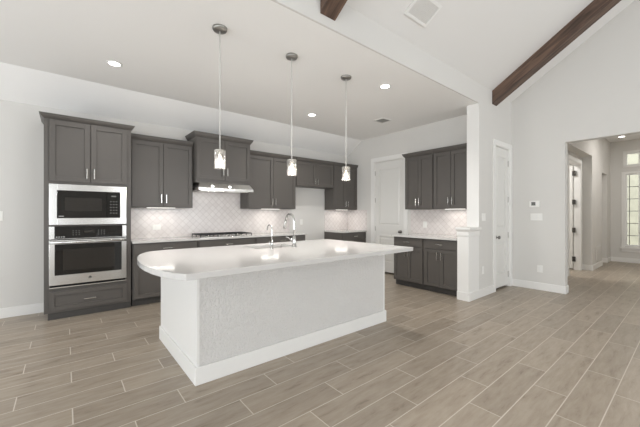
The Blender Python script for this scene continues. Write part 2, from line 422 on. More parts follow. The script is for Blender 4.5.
# ------------------------------------------------------------------ baseboards
def bb(name, segs):
    mb = MB()
    for (x0, x1, y0, y1) in segs: mb.box(x0, x1, y0, y1, 0, 0.125)
    return struct(name, mb, M_trim, 0.004)
T = 0.016
bb('baseboard_back', [(-3.5, -0.17, YB-T, YB), (3.71, 4.59, YB-T, YB)])
bb('baseboard_end', [(XE-T, XE, OP1, YW), (XE-T, XE+0.15, OP1-T, OP1-0.0005), (XE-T, XE, -4.5, OP0)])
bb('baseboard_closet', [(4.612, 5.455, YW-T, YW-0.001), (4.612-T, 4.6115, YW-T, YW+0.172)])
bb('baseboard_foyer', [(XE+0.15, 7.0, YF-T, YF), (9.33, 10.45, YF-T, YF), (11.12, XH, YF-T, YF), (9.33-T, 9.33, YF-T, YF2), (11.12-T, 11.12, YF-T, YF2),
                       (XH-T, XH, -0.6, YF), (10.45, 11.12, YF2-T, YF2)])
bb('baseboard_left', [(-3.5, -3.5+T, -4.5, YB-T)])

# half-height wall end with cap, then the full wall above and beyond it
mb = MB().box(4.612, 4.954, YW-0.001, YW+0.172, 0, 0.97)
struct('wall_half_height', mb, M_trim)
mb = MB()
def ring_rect(x0, x1, y0, y1, z): return [(x0, y0, z), (x1, y0, z), (x1, y1, z), (x0, y1, z)]
prof = [(0.004, 0.955), (0.010, 0.975), (0.010, 1.03), (0.030, 1.055), (0.036, 1.065), (0.036, 1.092)]
mb.loft([ring_rect(4.612-o_, 4.954+0.0, YW-0.001-o_, YW+0.172+o_*0.3, z) for o_, z in prof])
struct('trim_2', mb, M_trim)
mb = MB().box(4.946, 4.954, YW-0.003, YW+0.185, 1.09, ZC-0.002)
struct('trim_3', mb, M_trim)

# ------------------------------------------------------------------ doors
def mb_panel_door(M, u0, u1, z0, z1, v, panels, t=0.035):
    """slab with recessed raised panels: v is the face offset, outwards positive"""
    mb = MB(); st = 0.11
    mb.mbox(M, u0, u1, v-t, v-0.016, z0, z1)
    us = [u0, u0+st, u1-st, u1]
    mb.mbox(M, u0, us[1], v-0.016, v, z0, z1).mbox(M, us[2], u1, v-0.016, v, z0, z1)
    zz = [z0] + [q for p_ in panels for q in p_] + [z1]
    for i in range(0, len(zz), 2): mb.mbox(M, us[1], us[2], v-0.016, v, zz[i], zz[i+1])
    for (a, b) in panels:
        g = 0.018; h = 0.045
        def rr(o_, vv): 
            pts = [(us[1]+o_, a+o_), (us[2]-o_, a+o_), (us[2]-o_, b-o_), (us[1]+o_, b-o_)]
            return [(*M(pu, vv), pz) for pu, pz in pts]
        mb.loft([rr(g, v-0.0161), rr(h, v-0.004)])
    return mb
def casing(name, M, u0, u1, ztop, wl, wr, wt, jamb):
    mb = MB(); th = 0.018
    mb.mbox(M, u0-wl, u0, 0, th, 0, ztop+wt).mbox(M, u1, u1+wr, 0, th, 0, ztop+wt).mbox(M, u0, u1, 0, th, ztop, ztop+wt)
    mb.mbox(M, u0, u0+0.012, -jamb, th*0.6, 0, ztop).mbox(M, u1-0.012, u1, -jamb, th*0.6, 0, ztop).mbox(M, u0+0.012, u1-0.012, -jamb, th*0.6, ztop-0.012, ztop)
    return struct(name, mb, M_trim, 0.003)
def hinge(parent, M, u, v, z, m=None):
    MB().mbox(M, u-0.012, u+0.012, v-0.004, v+0.006, z-0.05, z+0.05).build('hinge', m or M_nickel, parent)
def knob(parent, M, u, v, z):
    a = Vector((*M(u, v), z)); ax = Vector((*M(u, v+1), z)) - a
    MB().lathe(a, [(0.030, 0), (0.030, 0.006), (0.012, 0.010), (0.011, 0.035), (0.026, 0.042), (0.030, 0.055), (0.024, 0.068), (0.004, 0.072)], 18, ax).build('knob', M_bronze2, parent)
M_bronze2 = mat('dark_nickel_knob', (0.22, 0.21, 0.20, 1), 0.3, 1.0, noise=0.05)
MR = lambda u, v: (XR - v, u)          # right kitchen wall: u = y, outwards = -x
MBk = lambda u, v: (u, YB - v)         # back wall
MC = lambda u, v: (u, YW - v)          # closet wall
ME = lambda u, v: (XE - v, u)          # end wall

d = struct('door_1', mb_panel_door(MR, PD0+0.014, PD1-0.014, 0.035, PDZ-0.014, -0.02, [(0.26, 0.80), (1.05, 2.28)]), M_door)
hz = [1.72+0.5, 1.5, 0.92, 0.28]
for z in (2.20, 1.60, 0.97, 0.30): hinge(d, MR, PD1-0.014, -0.014, z)
knob(d, MR, PD0+0.10, -0.02, 0.925)
casing('trim_4', MR, PD0, PD1, PDZ, 0.09, 0.09, 0.09, 0.12)
d = struct('door_2', mb_panel_door(MC, CD0+0.014, CD1-0.014, 0.035, CDZ-0.014, -0.02, [(0.26, 0.80), (1.05, 2.28)]), M_door)
for z in (2.19, 1.55, 0.92, 0.22): hinge(d, MC, CD1-0.014, -0.014, z)
knob(d, MC, CD0+0.085, -0.02, 0.90)
casing('trim_5', MC, CD0, CD1, CDZ, 0.085, 0.09, 0.085, 0.15)
# foyer side door, swung open into its room
MFd = lambda u, v: (u, YF2 - v)
casing('trim_6', MFd, D40, D41, 2.44, 0.09, 0.09, 0.09, 0.12)
MDo = lambda u, v: (9.125 - v, u)
d = struct('door_3', mb_panel_door(MDo, 1.88, 2.80, 0.03, 2.42, 0, [(0.26, 0.80), (1.05, 2.25)]), M_door)
for z in (2.24, 1.57, 0.92, 0.25): MB().box(9.10, 9.15, 1.83, 1.885, z-0.055, z+0.055).build('hinge', M_bronze, d)

# ------------------------------------------------------------------ backsplash tile
TT = 0.010
mb = MB().box(0.71, 1.588, YB-TT, YB, 0.915, 1.392).box(1.588, 2.545, YB-TT, YB, 0.915, 1.80).box(2.545, 3.655, YB-TT, YB, 0.915, 1.392)
mb.box(4.62, XR-TT, YB-TT, YB, 0.915, 1.392)
struct('wall_backsplash', mb, M_tile)
mb = MB().box(XR-TT, XR, 4.86, YB, 0.915, 1.392).box(XR-TT, XR, YW+0.185, 3.68, 0.915, 1.392)
struct('wall_backsplash.001', mb, M_tile)

# ------------------------------------------------------------------ cabinet builder
def shaker(name, parent, M, u0, u1, v, z0, z1, m=None, fr=0.058):
    mb = MB(); m = m or M_cab
    mb.mbox(M, u0, u0+fr, v, v+0.020, z0, z1).mbox(M, u1-fr, u1, v, v+0.020, z0, z1)
    mb.mbox(M, u0+fr, u1-fr, v, v+0.020, z0, z0+fr).mbox(M, u0+fr, u1-fr, v, v+0.020, z1-fr, z1)
    mb.mbox(M, u0+fr, u1-fr, v, v+0.006, z0+fr, z1-fr)
    return mb.build(name, m, parent, 0.0015)
def slab_front(name, parent, M, u0, u1, v, z0, z1):
    return MB().mbox(M, u0, u1, v, v+0.020, z0, z1).build(name, M_cab, parent, 0.002)
def pull_v(parent, M, u, v, zc, L=0.128):
    mb = MB()
    mb.mbox(M, u-0.006, u+0.006, v+0.028, v+0.040, zc-L/2, zc+L/2)
    for z in (zc-L/2+0.014, zc+L/2-0.014): mb.mbox(M, u-0.005, u+0.005, v, v+0.030, z-0.006, z+0.006)
    return mb.build('handle', M_nickel, parent, 0.002)
def pull_h(parent, M, uc, v, z, L=0.128):
    mb = MB()
    mb.mbox(M, uc-L/2, uc+L/2, v+0.028, v+0.040, z-0.006, z+0.006)
    for u in (uc-L/2+0.014, uc+L/2-0.014): mb.mbox(M, u-0.005, u+0.005, v, v+0.030, z-0.006, z+0.006)
    return mb.build('handle', M_nickel, parent, 0.002)
def crown(parent, M, u0, u1, v1, z0, z1, left=1, right=1, out=0.042, v0=0.0):
    prof = [(0.0, 0.0), (0.004, 0.12), (0.012, 0.2), (0.030, 0.55), (out-0.006, 0.80), (out, 0.86), (out, 1.0)]
    rings = []
    for o_, t in prof:
        a, b = u0-o_*left, u1+o_*right
        rings.append([(*M(pu, pv), z0+(z1-z0)*t) for pu, pv in ((a, v0), (b, v0), (b, v1+o_), (a, v1+o_))])
    return MB().loft(rings).build('crown_moulding', M_cab, parent)
def undercab_light(parent, M, u0, u1, vc, z):
    mb = MB().mbox(M, u0, u1, vc-0.015, vc+0.015, z-0.006, z)
    mb.build('strip_light', M_strip, parent)
def carcass(parent, M, u0, u1, v0, v1, z0, z1, name='carcass'):
    return MB().mbox(M, u0, u1, v0, v1, z0, z1).build(name, M_cab, parent, 0.001)
def upper(name, label, M, u0, u1, depth, z0, z1, ztop, hz, left=0, right=0, group=None, dz0=0.012, light=None, uf0=None, handleflip=False, gap_top=0.02):
    cu = (u0+u1)/2; base = M(cu, depth/2)
    t = thing(name, (base[0], base[1], z0), label, 'cabinet', group)
    carcass(t, M, u0, u1, 0.012, depth, z0, z1)
    a = (u0 if uf0 is None else uf0)+0.012; b = u1-0.012; mid = (a+b)/2
    for (p, q, hu) in ((a, mid-0.003, mid-0.034), (mid+0.003, b, mid+0.034)):
        dr = shaker('door', t, M, p, q, depth, z0+dz0, z1-gap_top)
        pull_v(dr, M, hu, depth+0.020, hz)
    crown(t, M, u0, u1, depth+0.006, z1-0.012, ztop, left, right, v0=0.012)
    if light: undercab_light(t, M, light[0], light[1], depth-0.10, z0)
    return t
UD = YB-5.16-0.02
Z0u, Z1u, ZTu = 1.392, 2.385, 2.447
upper('upper_cabinet', 'charcoal two-door wall cabinet between the oven tower and the range hood', MBk, 0.722, 1.588, UD, Z0u, Z1u, ZTu, 1.525, light=(0.95, 1.35))
upper('upper_cabinet', 'taller charcoal wall cabinet standing proud above the steel range hood', MBk, 1.598, 2.540, YB-5.04-0.02, 1.80, 2.53, 2.60, 1.99, 1, 1, dz0=0.055)
upper('upper_cabinet', 'charcoal two-door wall cabinet right of the range hood, behind the sink faucets', MBk, 2.547, 3.600, UD, Z0u, Z1u, ZTu, 1.525, light=(2.88, 3.28))
upper('upper_cabinet', 'short charcoal wall cabinet above the empty refrigerator space', MBk, 3.608, 4.612, UD, 1.865, Z1u, ZTu, 1.98)
upper('upper_cabinet', 'narrow charcoal wall cabinet in the corner beside the pantry door', MBk, 4.620, XR-0.002, UD, Z0u, Z1u, ZTu, 1.525, light=(4.8, 5.15))
UR = XR-5.07-0.02
upper('upper_cabinet', 'charcoal wall cabinet next to the pantry door on the right-hand wall', MR, 3.024, 3.620, UR, Z0u-0.01, Z1u, ZTu, 1.52, 0, 1, light=None)
upper('upper_cabinet', 'charcoal wall cabinet next to the white wall end on the right', MR, YW+0.19, 3.018, UR, Z0u-0.01, Z1u, ZTu, 1.52, light=(2.5, 2.85))
for (x, y) in ((1.15, 5.28), (3.08, 5.28), (4.98, 5.28)):
    area('cabinet_light', (x, y, 1.37), (0, 0, 0), 0.40, 0.03, 0.9, (1, 0.96, 0.90))
area('cabinet_light', (5.18, 2.68, 1.365), (0, 0, 0), 0.03, 0.36, 0.9, (1, 0.96, 0.90))

# base cabinets along the back wall
def base_cab(label, M, u0, u1, depth, doors, drawers=1, group=None, toe_l=0, z1=0.883, handles=True):
    cu = (u0+u1)/2; bs = M(cu, depth/2)
    t = thing('base_cabinet', (bs[0], bs[1], 0), label, 'cabinet', group)
    carcass(t, M, u0, u1, 0.001, depth, 0.10, z1)
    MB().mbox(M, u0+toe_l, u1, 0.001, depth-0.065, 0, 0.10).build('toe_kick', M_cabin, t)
    a, b = u0+0.012, u1-0.012
    step = (b-a)/drawers
    for i in range(drawers):
        p, q = a+i*step+0.001, a+(i+1)*step-0.001
        dr = slab_front('drawer', t, M, p, q, depth, 0.725, z1-0.016)
        pull_h(dr, M, (p+q)/2, depth+0.02, 0.80)
    step = (b-a)/doors
    for i in range(doors):
        p, q = a+i*step+0.0015, a+(i+1)*step-0.0015
        dr = shaker('door', t, M, p, q, depth, 0.112, 0.712)
        hu = (q-0.034) if i % 2 == 0 else (p+0.034)
        pull_v(dr, M, hu, depth+0.02, 0.61)
    return t
BD = YB-4.975-0.0
base_cab('charcoal base cabinet beside the oven tower, left of the gas cooktop', MBk, 0.722, 1.60, BD, 2)
base_cab('charcoal base cabinet directly under the gas cooktop', MBk, 1.606, 2.585, BD, 2)
base_cab('charcoal base cabinet at the free right end of the cooktop counter', MBk, 2.591, 3.692, BD, 2)
base_cab('small charcoal base cabinet in the corner beside the pantry door', MBk, 4.620, XR-0.002, BD+0.075, 2)
RD = XR-4.67-0.02
base_cab('charcoal base cabinet nearest the pantry door on the right-hand wall', MR, 2.965, 3.580, RD, 2, toe_l=0)
base_cab('charcoal base cabinet against the white half-height wall end', MR, YW+0.19, 2.960, RD, 2)

def worktop(name, label, x0, x1, y0, y1):
    c = ((x0+x1)/2, (y0+y1)/2, 0.885)
    return tag(MB().box(x0, x1, y0, y1, 0.885, 0.915).build(name, M_quartz, None, 0.003, c), label, 'countertop')
worktop('countertop', 'white quartz countertop carrying the gas cooktop along the back wall', 0.712, 3.705, 4.93, YB-0.011)
worktop('countertop', 'small white quartz countertop in the corner beside the pantry door', 4.598, XR-0.011, 4.855, YB-0.011)
worktop('countertop', 'white quartz countertop on the right-hand wall beside the half-height wall', 4.625, XR-0.011, YW+0.188, 3.600)

# ------------------------------------------------------------------ oven tower
YT = 4.995                                     # face frame plane
t = thing('oven_tower_cabinet', (0.25, 5.25, 0), 'tall charcoal cabinet tower holding the microwave and wall oven', 'cabinet')
TX0, TX1 = -0.20, 0.705
MT = lambda u, v: (u, YT - v)
for a, b in ((TX0, TX0+0.05), (TX1-0.06, TX1)): MB().box(a, b, YT, YB-0.001, 0.085, 2.46).build('side_panel', M_cab, t, 0.001)
MB().box(TX0+0.05, TX1-0.06, YT, YB-0.001, 1.665, 2.46).build('upper_box', M_cab, t, 0.001)
MB().box(TX0+0.05, TX1-0.06, YT, YB-0.001, 0.085, 0.385).build('drawer_box', M_cab, t, 0.001)
MB().box(TX0+0.05, TX1-0.06, YT, YB-0.001, 1.141, 1.159).build('shelf', M_cab, t, 0.001)
MB().box(TX0+0.05, TX1-0.06, YB-0.03, YB-0.001, 0.385, 1.141).build('back_panel', M_cab, t)
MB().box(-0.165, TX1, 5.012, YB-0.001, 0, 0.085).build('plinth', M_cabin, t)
for (p, q, hu) in ((-0.150, 0.249, 0.215), (0.257, 0.655, 0.291)):
    dr = shaker('door', t, MT, p, q, 0, 1.695, 2.44); pull_v(dr, MT, hu, 0.02, 1.805)
dr = shaker('drawer', t, MT, -0.150, 0.655, 0, 0.112, 0.345, fr=0.05); pull_h(dr, MT, 0.247, 0.02, 0.222)
crown(t, MT, TX0, TX1, 0.004, 2.45, 2.510, 1, 1, v0=-(YB-YT)+0.001)

# built-in microwave
mw = thing('microwave_oven', (0.25, 5.15, 1.16), 'built-in stainless microwave oven mounted above the wall oven', 'microwave')
MB().box(-0.145, 0.640, 5.0, 5.40, 1.162, 1.660).build('housing', M_void, mw)
a, b, z0, z1 = -0.078, 0.575, 1.243, 1.585
mb = MB(); F0, F1 = 4.968, 4.994
mb.box(-0.152, a, F0, F1, 1.160, 1.662).box(b, 0.647, F0, F1, 1.160, 1.662).box(a, b, F0, F1, 1.160, z0).box(a, b, F0, F1, z1, 1.662)
mb.build('trim_frame', M_steel, mw, 0.002)
dr = MB().box(a, 0.425, 4.972, 4.999, z0, z1).build('door', M_blackglass, mw, 0.002)
MB().box(-0.005, 0.375, 4.970, 4.972, 1.33, 1.50).build('viewing_window', M_window_glass_dark, dr)
cp = MB().box(0.428, b, 4.972, 4.999, z0, z1).build('control_panel', M_blackglass, mw, 0.002)
MB().box(0.475, 0.53, 4.970, 4.972, 1.522, 1.538).build('display', M_grey_led, cp)
for r in range(5):
    for c in range(3): MB().box(0.462+c*0.032, 0.478+c*0.032, 4.9705, 4.972, 1.30+r*0.038, 1.312+r*0.038).build('key', M_grey_led, cp)
MB().box(-0.062, -0.012, 4.9705, 4.972, 1.262, 1.272).build('lettering', M_blackled, dr)

# wall oven
ov = thing('oven', (0.25, 5.15, 0.39), 'stainless single wall oven with dark glass door below the microwave', 'oven')
MB().box(-0.145, 0.640, 5.0, 5.42, 0.388, 1.139).build('housing', M_void, ov)
mb = MB().box(-0.152, -0.102, 4.972, 4.998, 0.985, 1.140).box(0.600, 0.647, 4.972, 4.998, 0.985, 1.140).box(-0.102, 0.600, 4.972, 4.998, 0.985, 0.992)
mb.build('side_trim', M_steel, ov, 0.001)
cp = MB().box(-0.102, 0.600, 4.966, 4.998, 0.992, 1.140).build('control_panel', M_blackglass, ov, 0.002)
MB().box(0.185, 0.29, 4.964, 4.966, 1.06, 1.09).build('display', M_window_glass_dark, cp)
for x in (0.07, 0.10, 0.13, 0.33, 0.36, 0.39):
    for z in (1.03, 1.055, 1.08): MB().box(x, x+0.014, 4.9645, 4.966, z, z+0.008).build('key', M_grey_led, cp)
for x in (-0.088, -0.065, -0.042, -0.019): MB().box(x, x+0.014, 4.9645, 4.966, 1.006, 1.018).build('key', M_blackled, cp)
dr = MB().box(-0.152, 0.647, 4.955, 4.995, 0.425, 0.975).build('door', M_steel, ov, 0.003)
wn_ = MB().box(-0.100, 0.590, 4.950, 4.955, 0.545, 0.925).build('glass', M_blackglass, dr, 0.001)
MB().box(-0.02, 0.51, 4.9485, 4.950, 0.60, 0.86).build('viewing_window', M_window_glass_dark, wn_)
hb = MB().cyl((-0.150, 4.905, 0.948), (0.645, 4.905, 0.948), 0.015, 16)
for x in (-0.125, 0.62): hb.box(x-0.012, x+0.012, 4.905, 4.957, 0.938, 0.958)
hb.build('handle', M_steel, dr)
MB().lathe((0.247, 4.955, 0.487), [(0.017, 0), (0.017, 0.003), (0.015, 0.0035), (0.0148, 0.002), (0.001, 0.002)], 20, (0, -1, 0)).build('round_badge', M_bronze2, dr)
MB().box(-0.152, 0.647, 4.965, 4.998, 0.389, 0.400).build('bottom_trim', M_steel, ov)

# ------------------------------------------------------------------ range hood
h = thing('range_hood', (2.07, 5.2, 1.67), 'stainless steel range hood with two small glowing discs above the cooktop', 'range hood')
def hring(x0, x1, yf, z): return [(x0, yf, z), (x1, yf, z), (x1, YB-TT-0.001, z), (x0, YB-TT-0.001, z)]
MB().loft([hring(1.600, 2.538, 4.93, 1.672), hring(1.600, 2.538, 4.93, 1.712), hring(1.640, 2.500, 5.01, 1.798)]).build('canopy', M_steel, h, 0.002)
ax = Vector((0, -0.086, 0.08)).normalized()
for x in (1.83, 2.12):  # two small glowing discs set into the sloped canopy front
    MB().lathe((x, 4.956, 1.7415), [(0.020, -0.01), (0.020, 0.002), (0.015, 0.004), (0.001, 0.004)], 18, (0, -0.72, 0.69)).build('glow_disc', M_led, h)
mb = MB()
for x in (1.66, 2.09): mb.box(x, x+0.39, 5.02, 5.42, 1.664, 1.672)
mb.build('filter', M_nickel, h)

# ------------------------------------------------------------------ gas cooktop
ck = thing('gas_cooktop', (2.095, 5.22, 0.915), 'black gas cooktop with cast iron grates set on the back countertop', 'cooktop')
MB().box(1.645, 2.548, 4.985, 5.43, 0.915, 0.922).build('steel_base', M_steel, ck, 0.002)
burn = [(1.80, 5.12), (1.80, 5.32), (2.095, 5.24), (2.39, 5.12), (2.39, 5.32)]
for x, y in burn:
    bu = MB().lathe((x, y, 0.922), [(0.045, 0), (0.045, 0.008), (0.036, 0.012), (0.036, 0.018)], 18).build('burner', M_nickel, ck)
    MB().lathe((x, y, 0.940), [(0.030, 0), (0.032, 0.005), (0.028, 0.009), (0.002, 0.010)], 18).build('burner_cap', M_iron, bu)
for k in range(3):
    x0 = 1.655+k*0.298; x1 = x0+0.288; mb = MB(); r = 0.0055
    y0, y1 = (5.055 if k == 1 else 5.01), 5.42
    for (p, q) in (((x0, y0), (x1, y0)), ((x0, y1), (x1, y1)), ((x0, y0), (x0, y1)), ((x1, y0), (x1, y1)), ((x0, (y0+y1)/2), (x1, (y0+y1)/2)), (((x0+x1)/2, y0), ((x0+x1)/2, y1))):
        if p[0] == q[0]: mb.box(p[0]-r, p[0]+r, p[1], q[1], 0.952, 0.966)
        else: mb.box(p[0], q[0], p[1]-r, p[1]+r, 0.952, 0.966)
    for x in (x0, x1):
        for y in (y0, (y0+y1)/2, y1): mb.box(x-r, x+r, y-r, y+r, 0.922, 0.952)
    mb.build('grate', M_iron, ck)
for k in range(5):
    MB().lathe((1.965+k*0.065, 5.018, 0.922), [(0.019, 0), (0.018, 0.022), (0.015, 0.026), (0.001, 0.027)], 16).build('knob', M_steel, ck)

# ------------------------------------------------------------------ island
IX0, IX1, IY0, IY1 = 0.770, 2.984, 2.415, 3.560
isl = thing('kitchen_island', ((IX0+IX1)/2, (IY0+IY1)/2, 0), 'large white kitchen island with textured front under the quartz top', 'island')
MB().box(IX0+0.02, IX1-0.02, IY0+0.004, IY1, 0.02, 0.66).box(IX0+0.02, IX1-0.02, IY0+0.004, 3.0, 0.66, 0.873).box(IX0+0.02, 1.5, 3.0, IY1, 0.66, 0.873).box(2.25, IX1-0.02, 3.0, IY1, 0.66, 0.873).build('front_panel', M_island, isl)
MB().box(IX0, IX0+0.02, IY0, IY1, 0.02, 0.873).build('end_panel', M_trim, isl)
MB().box(IX1-0.02, IX1, IY0, IY1, 0.02, 0.873).build('end_panel', M_trim, isl)
mb = MB()
for (x0, x1, y0, y1) in ((IX0-0.016, IX1+0.016, IY0-0.016, IY0), (IX0-0.016, IX0, IY0, IY1), (IX1, IX1+0.016, IY0, IY1)): mb.box(x0, x1, y0, y1, 0, 0.135)
mb.build('baseboard', M_trim, isl, 0.004)
mb = MB()
for (x0, x1, y0, y1) in ((IX0-0.016, IX1+0.016, IY0-0.016, IY0), (IX0-0.016, IX0, IY0, IY1), (IX1, IX1+0.016, IY0, IY1)): mb.box(x0, x1, y0, y1, 0.822, 0.873)
mb.build('top_moulding', M_trim, isl, 0.004)

# island top: straight front, bowed left end, sink cutout
left_pts = [(0.590, 2.055), (0.545, 2.13), (0.500, 2.25), (0.468, 2.42), (0.452, 2.60), (0.450, 2.78), (0.462, 2.95), (0.486, 3.12), (0.520, 3.27), (0.562, 3.39), (0.615, 3.48), (0.69, 3.55), (0.79, 3.585)]
SX0, SX1, SY0, SY1 = 1.60, 2.14, 3.045, 3.40
def island_top():
    bm = bmesh.new(); outer = [(3.078, 3.585), (3.078, 2.080)] + left_pts
    hole = [(SX0, SY0), (SX0, SY1), (SX1, SY1), (SX1, SY0)]
    geo = []
    for z in (0.873, 0.915):
        loops = []
        for pts in (outer, hole):
            vs = [bm.verts.new((x, y, z)) for x, y in pts]
            es = [bm.edges.new((vs[i], vs[(i+1) % len(vs)])) for i in range(len(vs))]
            loops.append((vs, es))
        bmesh.ops.triangle_fill(bm, use_beauty=True, use_dissolve=False, edges=[e for l in loops for e in l[1]])
        geo.append(loops)
    for k in range(2):
        a, b = geo[0][k][0], geo[1][k][0]; n = len(a)
        for i in range(n): bm.faces.new((a[i], a[(i+1) % n], b[(i+1) % n], b[i]))
    m = MB(); m.bm.free(); m.bm = bm; return m
tag(island_top().build('island_countertop', M_quartz, None, 0.003, (1.85, 2.85, 0.873)), 'large white quartz island countertop with a bowed left end', 'countertop')
mb = MB(); tk = 0.006
mb.box(SX0-0.012, SX1+0.012, SY0-0.012, SY1+0.012, 0.68, 0.68+tk)
mb.box(SX0-0.012, SX0-0.002, SY0-0.012, SY1+0.012, 0.686, 0.871).box(SX1+0.002, SX1+0.012, SY0-0.012, SY1+0.012, 0.686, 0.871)
mb.box(SX0-0.002, SX1+0.002, SY0-0.012, SY0-0.002, 0.686, 0.871).box(SX0-0.002, SX1+0.002, SY1+0.002, SY1+0.012, 0.686, 0.871)
sink = tag(mb.build('sink', M_canopy, None, 0.002, (1.87, 3.22, 0.68)), 'undermount stainless sink sunk into the island countertop', 'sink')
MB().lathe((1.87, 3.22, 0.686), [(0.045, 0), (0.045, 0.003), (0.03, 0.004), (0.028, 0.001), (0.001, 0.001)], 18).build('drain', M_nickel, sink)

# faucets
def arc_pts(x, y, z_base, z_arc, R, tip_drop, n=14, tilt=1.0):
    pts = [(x, y, z_base), (x, y, (z_base+z_arc)/2), (x, y, z_arc)]
    for i in range(1, n+1):
        a = PI*i/n*0.94
        pts.append((x, y+R*tilt*(1-math.cos(a)), z_arc+R*math.sin(a)))
    return pts
fx_, fy_ = 2.035, 2.955
f = thing('faucet', (fx_, fy_, 0.915), 'tall chrome pull-down kitchen faucet with side lever behind the sink', 'faucet')
MB().lathe((fx_, fy_, 0.915), [(0.030, 0), (0.030, 0.006), (0.024, 0.010), (0.021, 0.06), (0.020, 0.12), (0.014, 0.13)], 20).build('body', M_chrome, f)
pts = arc_pts(fx_, fy_, 1.04, 1.205, 0.088, 0.05)
MB().tube(pts, 0.0115).build('spout', M_chrome, f)
e = pts[-1]
MB().tube([e, (fx_, e[1]+0.012, e[2]-0.03), (fx_, e[1]+0.022, e[2]-0.075), (fx_, e[1]+0.028, e[2]-0.10)], [0.0125, 0.015, 0.018, 0.016]).build('spray_head', M_chrome, f)
MB().tube([(fx_, fy_, 1.00), (fx_-0.035, fy_, 1.002), (fx_-0.05, fy_, 1.005)], 0.014).tube([(fx_-0.045, fy_, 1.0), (fx_-0.075, fy_+0.01, 1.03), (fx_-0.10, fy_+0.02, 1.035)], 0.006).build('lever', M_chrome, f)
gx, gy = 1.735, 2.945
f = thing('water_dispenser_tap', (gx, gy, 0.915), 'small slender chrome drinking-water tap left of the main faucet', 'faucet')
MB().lathe((gx, gy, 0.915), [(0.022, 0), (0.022, 0.004), (0.015, 0.008), (0.013, 0.06), (0.010, 0.09)], 18).build('body', M_chrome, f)
pts = arc_pts(gx, gy, 0.99, 1.125, 0.050, 0.02)
MB().tube(pts + [(gx, pts[-1][1]+0.003, pts[-1][2]-0.018)], 0.0065).build('spout', M_chrome, f)
MB().tube([(gx, gy, 0.955), (gx-0.028, gy, 0.957)], 0.007).tube([(gx-0.028, gy, 0.945), (gx-0.030, gy, 1.0)], 0.006).build('lever', M_chrome, f)

# ------------------------------------------------------------------ pendants
px = [(1.107, 'leftmost glass pendant lamp, hanging in front of the range hood cabinet'),
      (1.906, 'middle glass pendant lamp hanging over the island between the other two'),
      (2.725, 'rightmost glass pendant lamp, hanging before the corner wall cabinet')]
YP = 2.815
def pendant():
    r = thing('pendant_lamp', (px[0][0], YP, 1.72), px[0][1], 'pendant lamp', 'glass pendants over the island')
    x, y = px[0][0], YP
    MB().lathe((x, y, ZC-0.018), [(0.015, -0.006), (0.060, 0.0), (0.066, 0.012), (0.066, 0.0259)], 24).build('canopy', M_canopy, r)
    MB().cyl((x, y, 1.885), (x, y, ZC-0.018), 0.0055, 10).build('rod', M_rod, r)
    so = MB().lathe((x, y, 1.845), [(0.018, -0.012), (0.020, 0), (0.022, 0.035), (0.010, 0.052)], 18).build('socket', M_nickel, r)
    MB().lathe((x, y, 1.885), [(0.051, 0.0), (0.051, 0.006), (0.012, 0.010)], 28).build('shade_cap', M_nickel, r)
    MB().lathe((x, y, 1.722), [(0.051, 0), (0.051, 0.164), (0.0485, 0.164), (0.0485, 0)], 28, closed=True).build('glass_shade', M_glass, r)
    MB().lathe((x, y, 1.755), [(0.004, 0), (0.014, 0.008), (0.020, 0.026), (0.018, 0.046), (0.011, 0.070), (0.010, 0.080)], 18).build('bulb', M_bulb, r)
    return r
p0 = pendant()
for i, (x, lab) in enumerate(px):
    o = p0 if i == 0 else copy_tree(p0)
    o.location = (x, YP, 1.712); o['label'] = lab
    l = bpy.data.lights.new('pendant_glow', 'POINT'); l.energy = 11; l.color = (1, 0.96, 0.91); l.shadow_soft_size = 0.03
    lo = bpy.data.objects.new('pendant_glow', l); COL.objects.link(lo); lo.location = (x, YP, 1.70)

# ------------------------------------------------------------------ recessed lights
def recessed(loc, label):
    r = thing('recessed_light', loc, label, 'ceiling light', 'round recessed ceiling lights')
    MB().lathe(loc, [(0.058, -0.004), (0.072, -0.006), (0.082, -0.001), (0.082, 0.0), (0.058, 0.0)], 28, closed=True).build('trim_ring', M_trim, r)
    MB().lathe(loc, [(0.058, -0.003), (0.058, 0.0)], 28).build('diffuser', M_led, r)
    return r
for (x, y, pw, lab) in ((0.435, 4.245, 32, 'round recessed ceiling light above the oven tower'),
                    (3.315, 4.27, 62, 'round recessed ceiling light between the two right-hand pendants'),
                    (3.335, 2.69, 62, 'round recessed ceiling light right of the rightmost pendant, near the header')):
    recessed((x, y, ZC-0.0005), lab)
    l = bpy.data.lights.new('recessed_beam', 'SPOT'); l.energy = pw; l.color = (1, 0.98, 0.95); l.spot_size = 2.5; l.spot_blend = 0.8; l.shadow_soft_size = 0.06
    lo = bpy.data.objects.new('recessed_beam', l); COL.objects.link(lo); lo.location = (x, y, ZC-0.02)
recessed((10.94, 1.267, 3.2595), 'recessed ceiling light glimpsed in the foyer beyond the opening')
area('foyer_fill', (9.5, 0.5, 3.22), (0, 0, 0), 0.4, 0.4, 22, (1, 0.97, 0.93))  # unseen fill added to light the foyer, apart from the ceiling fixture

# ------------------------------------------------------------------ vents
v = thing('ceiling_vent', (4.5, 3.69, ZC-0.012), 'small rectangular air vent in the flat kitchen ceiling', 'vent')
X0, X1, Y0, Y1 = 4.405, 4.60, 3.60, 3.78
MB().box(X0-0.02, X1+0.02, Y0-0.02, Y0, ZC-0.012, ZC-0.0005).box(X0-0.02, X1+0.02, Y1, Y1+0.02, ZC-0.012, ZC-0.0005).box(X0-0.02, X0, Y0, Y1, ZC-0.012, ZC-0.0005).box(X1, X1+0.02, Y0, Y1, ZC-0.012, ZC-0.0005).build('frame', M_vent, v)
MB().box(X0, X1, Y0, Y1, ZC-0.003, ZC-0.0005).build('backing', M_ventgrey, v)
mb = MB()
for i in range(8): mb.box(X0, X1, Y0+0.01+i*0.022, Y0+0.019+i*0.022, ZC-0.010, ZC-0.004)
mb.build('louvre', M_louv, v)
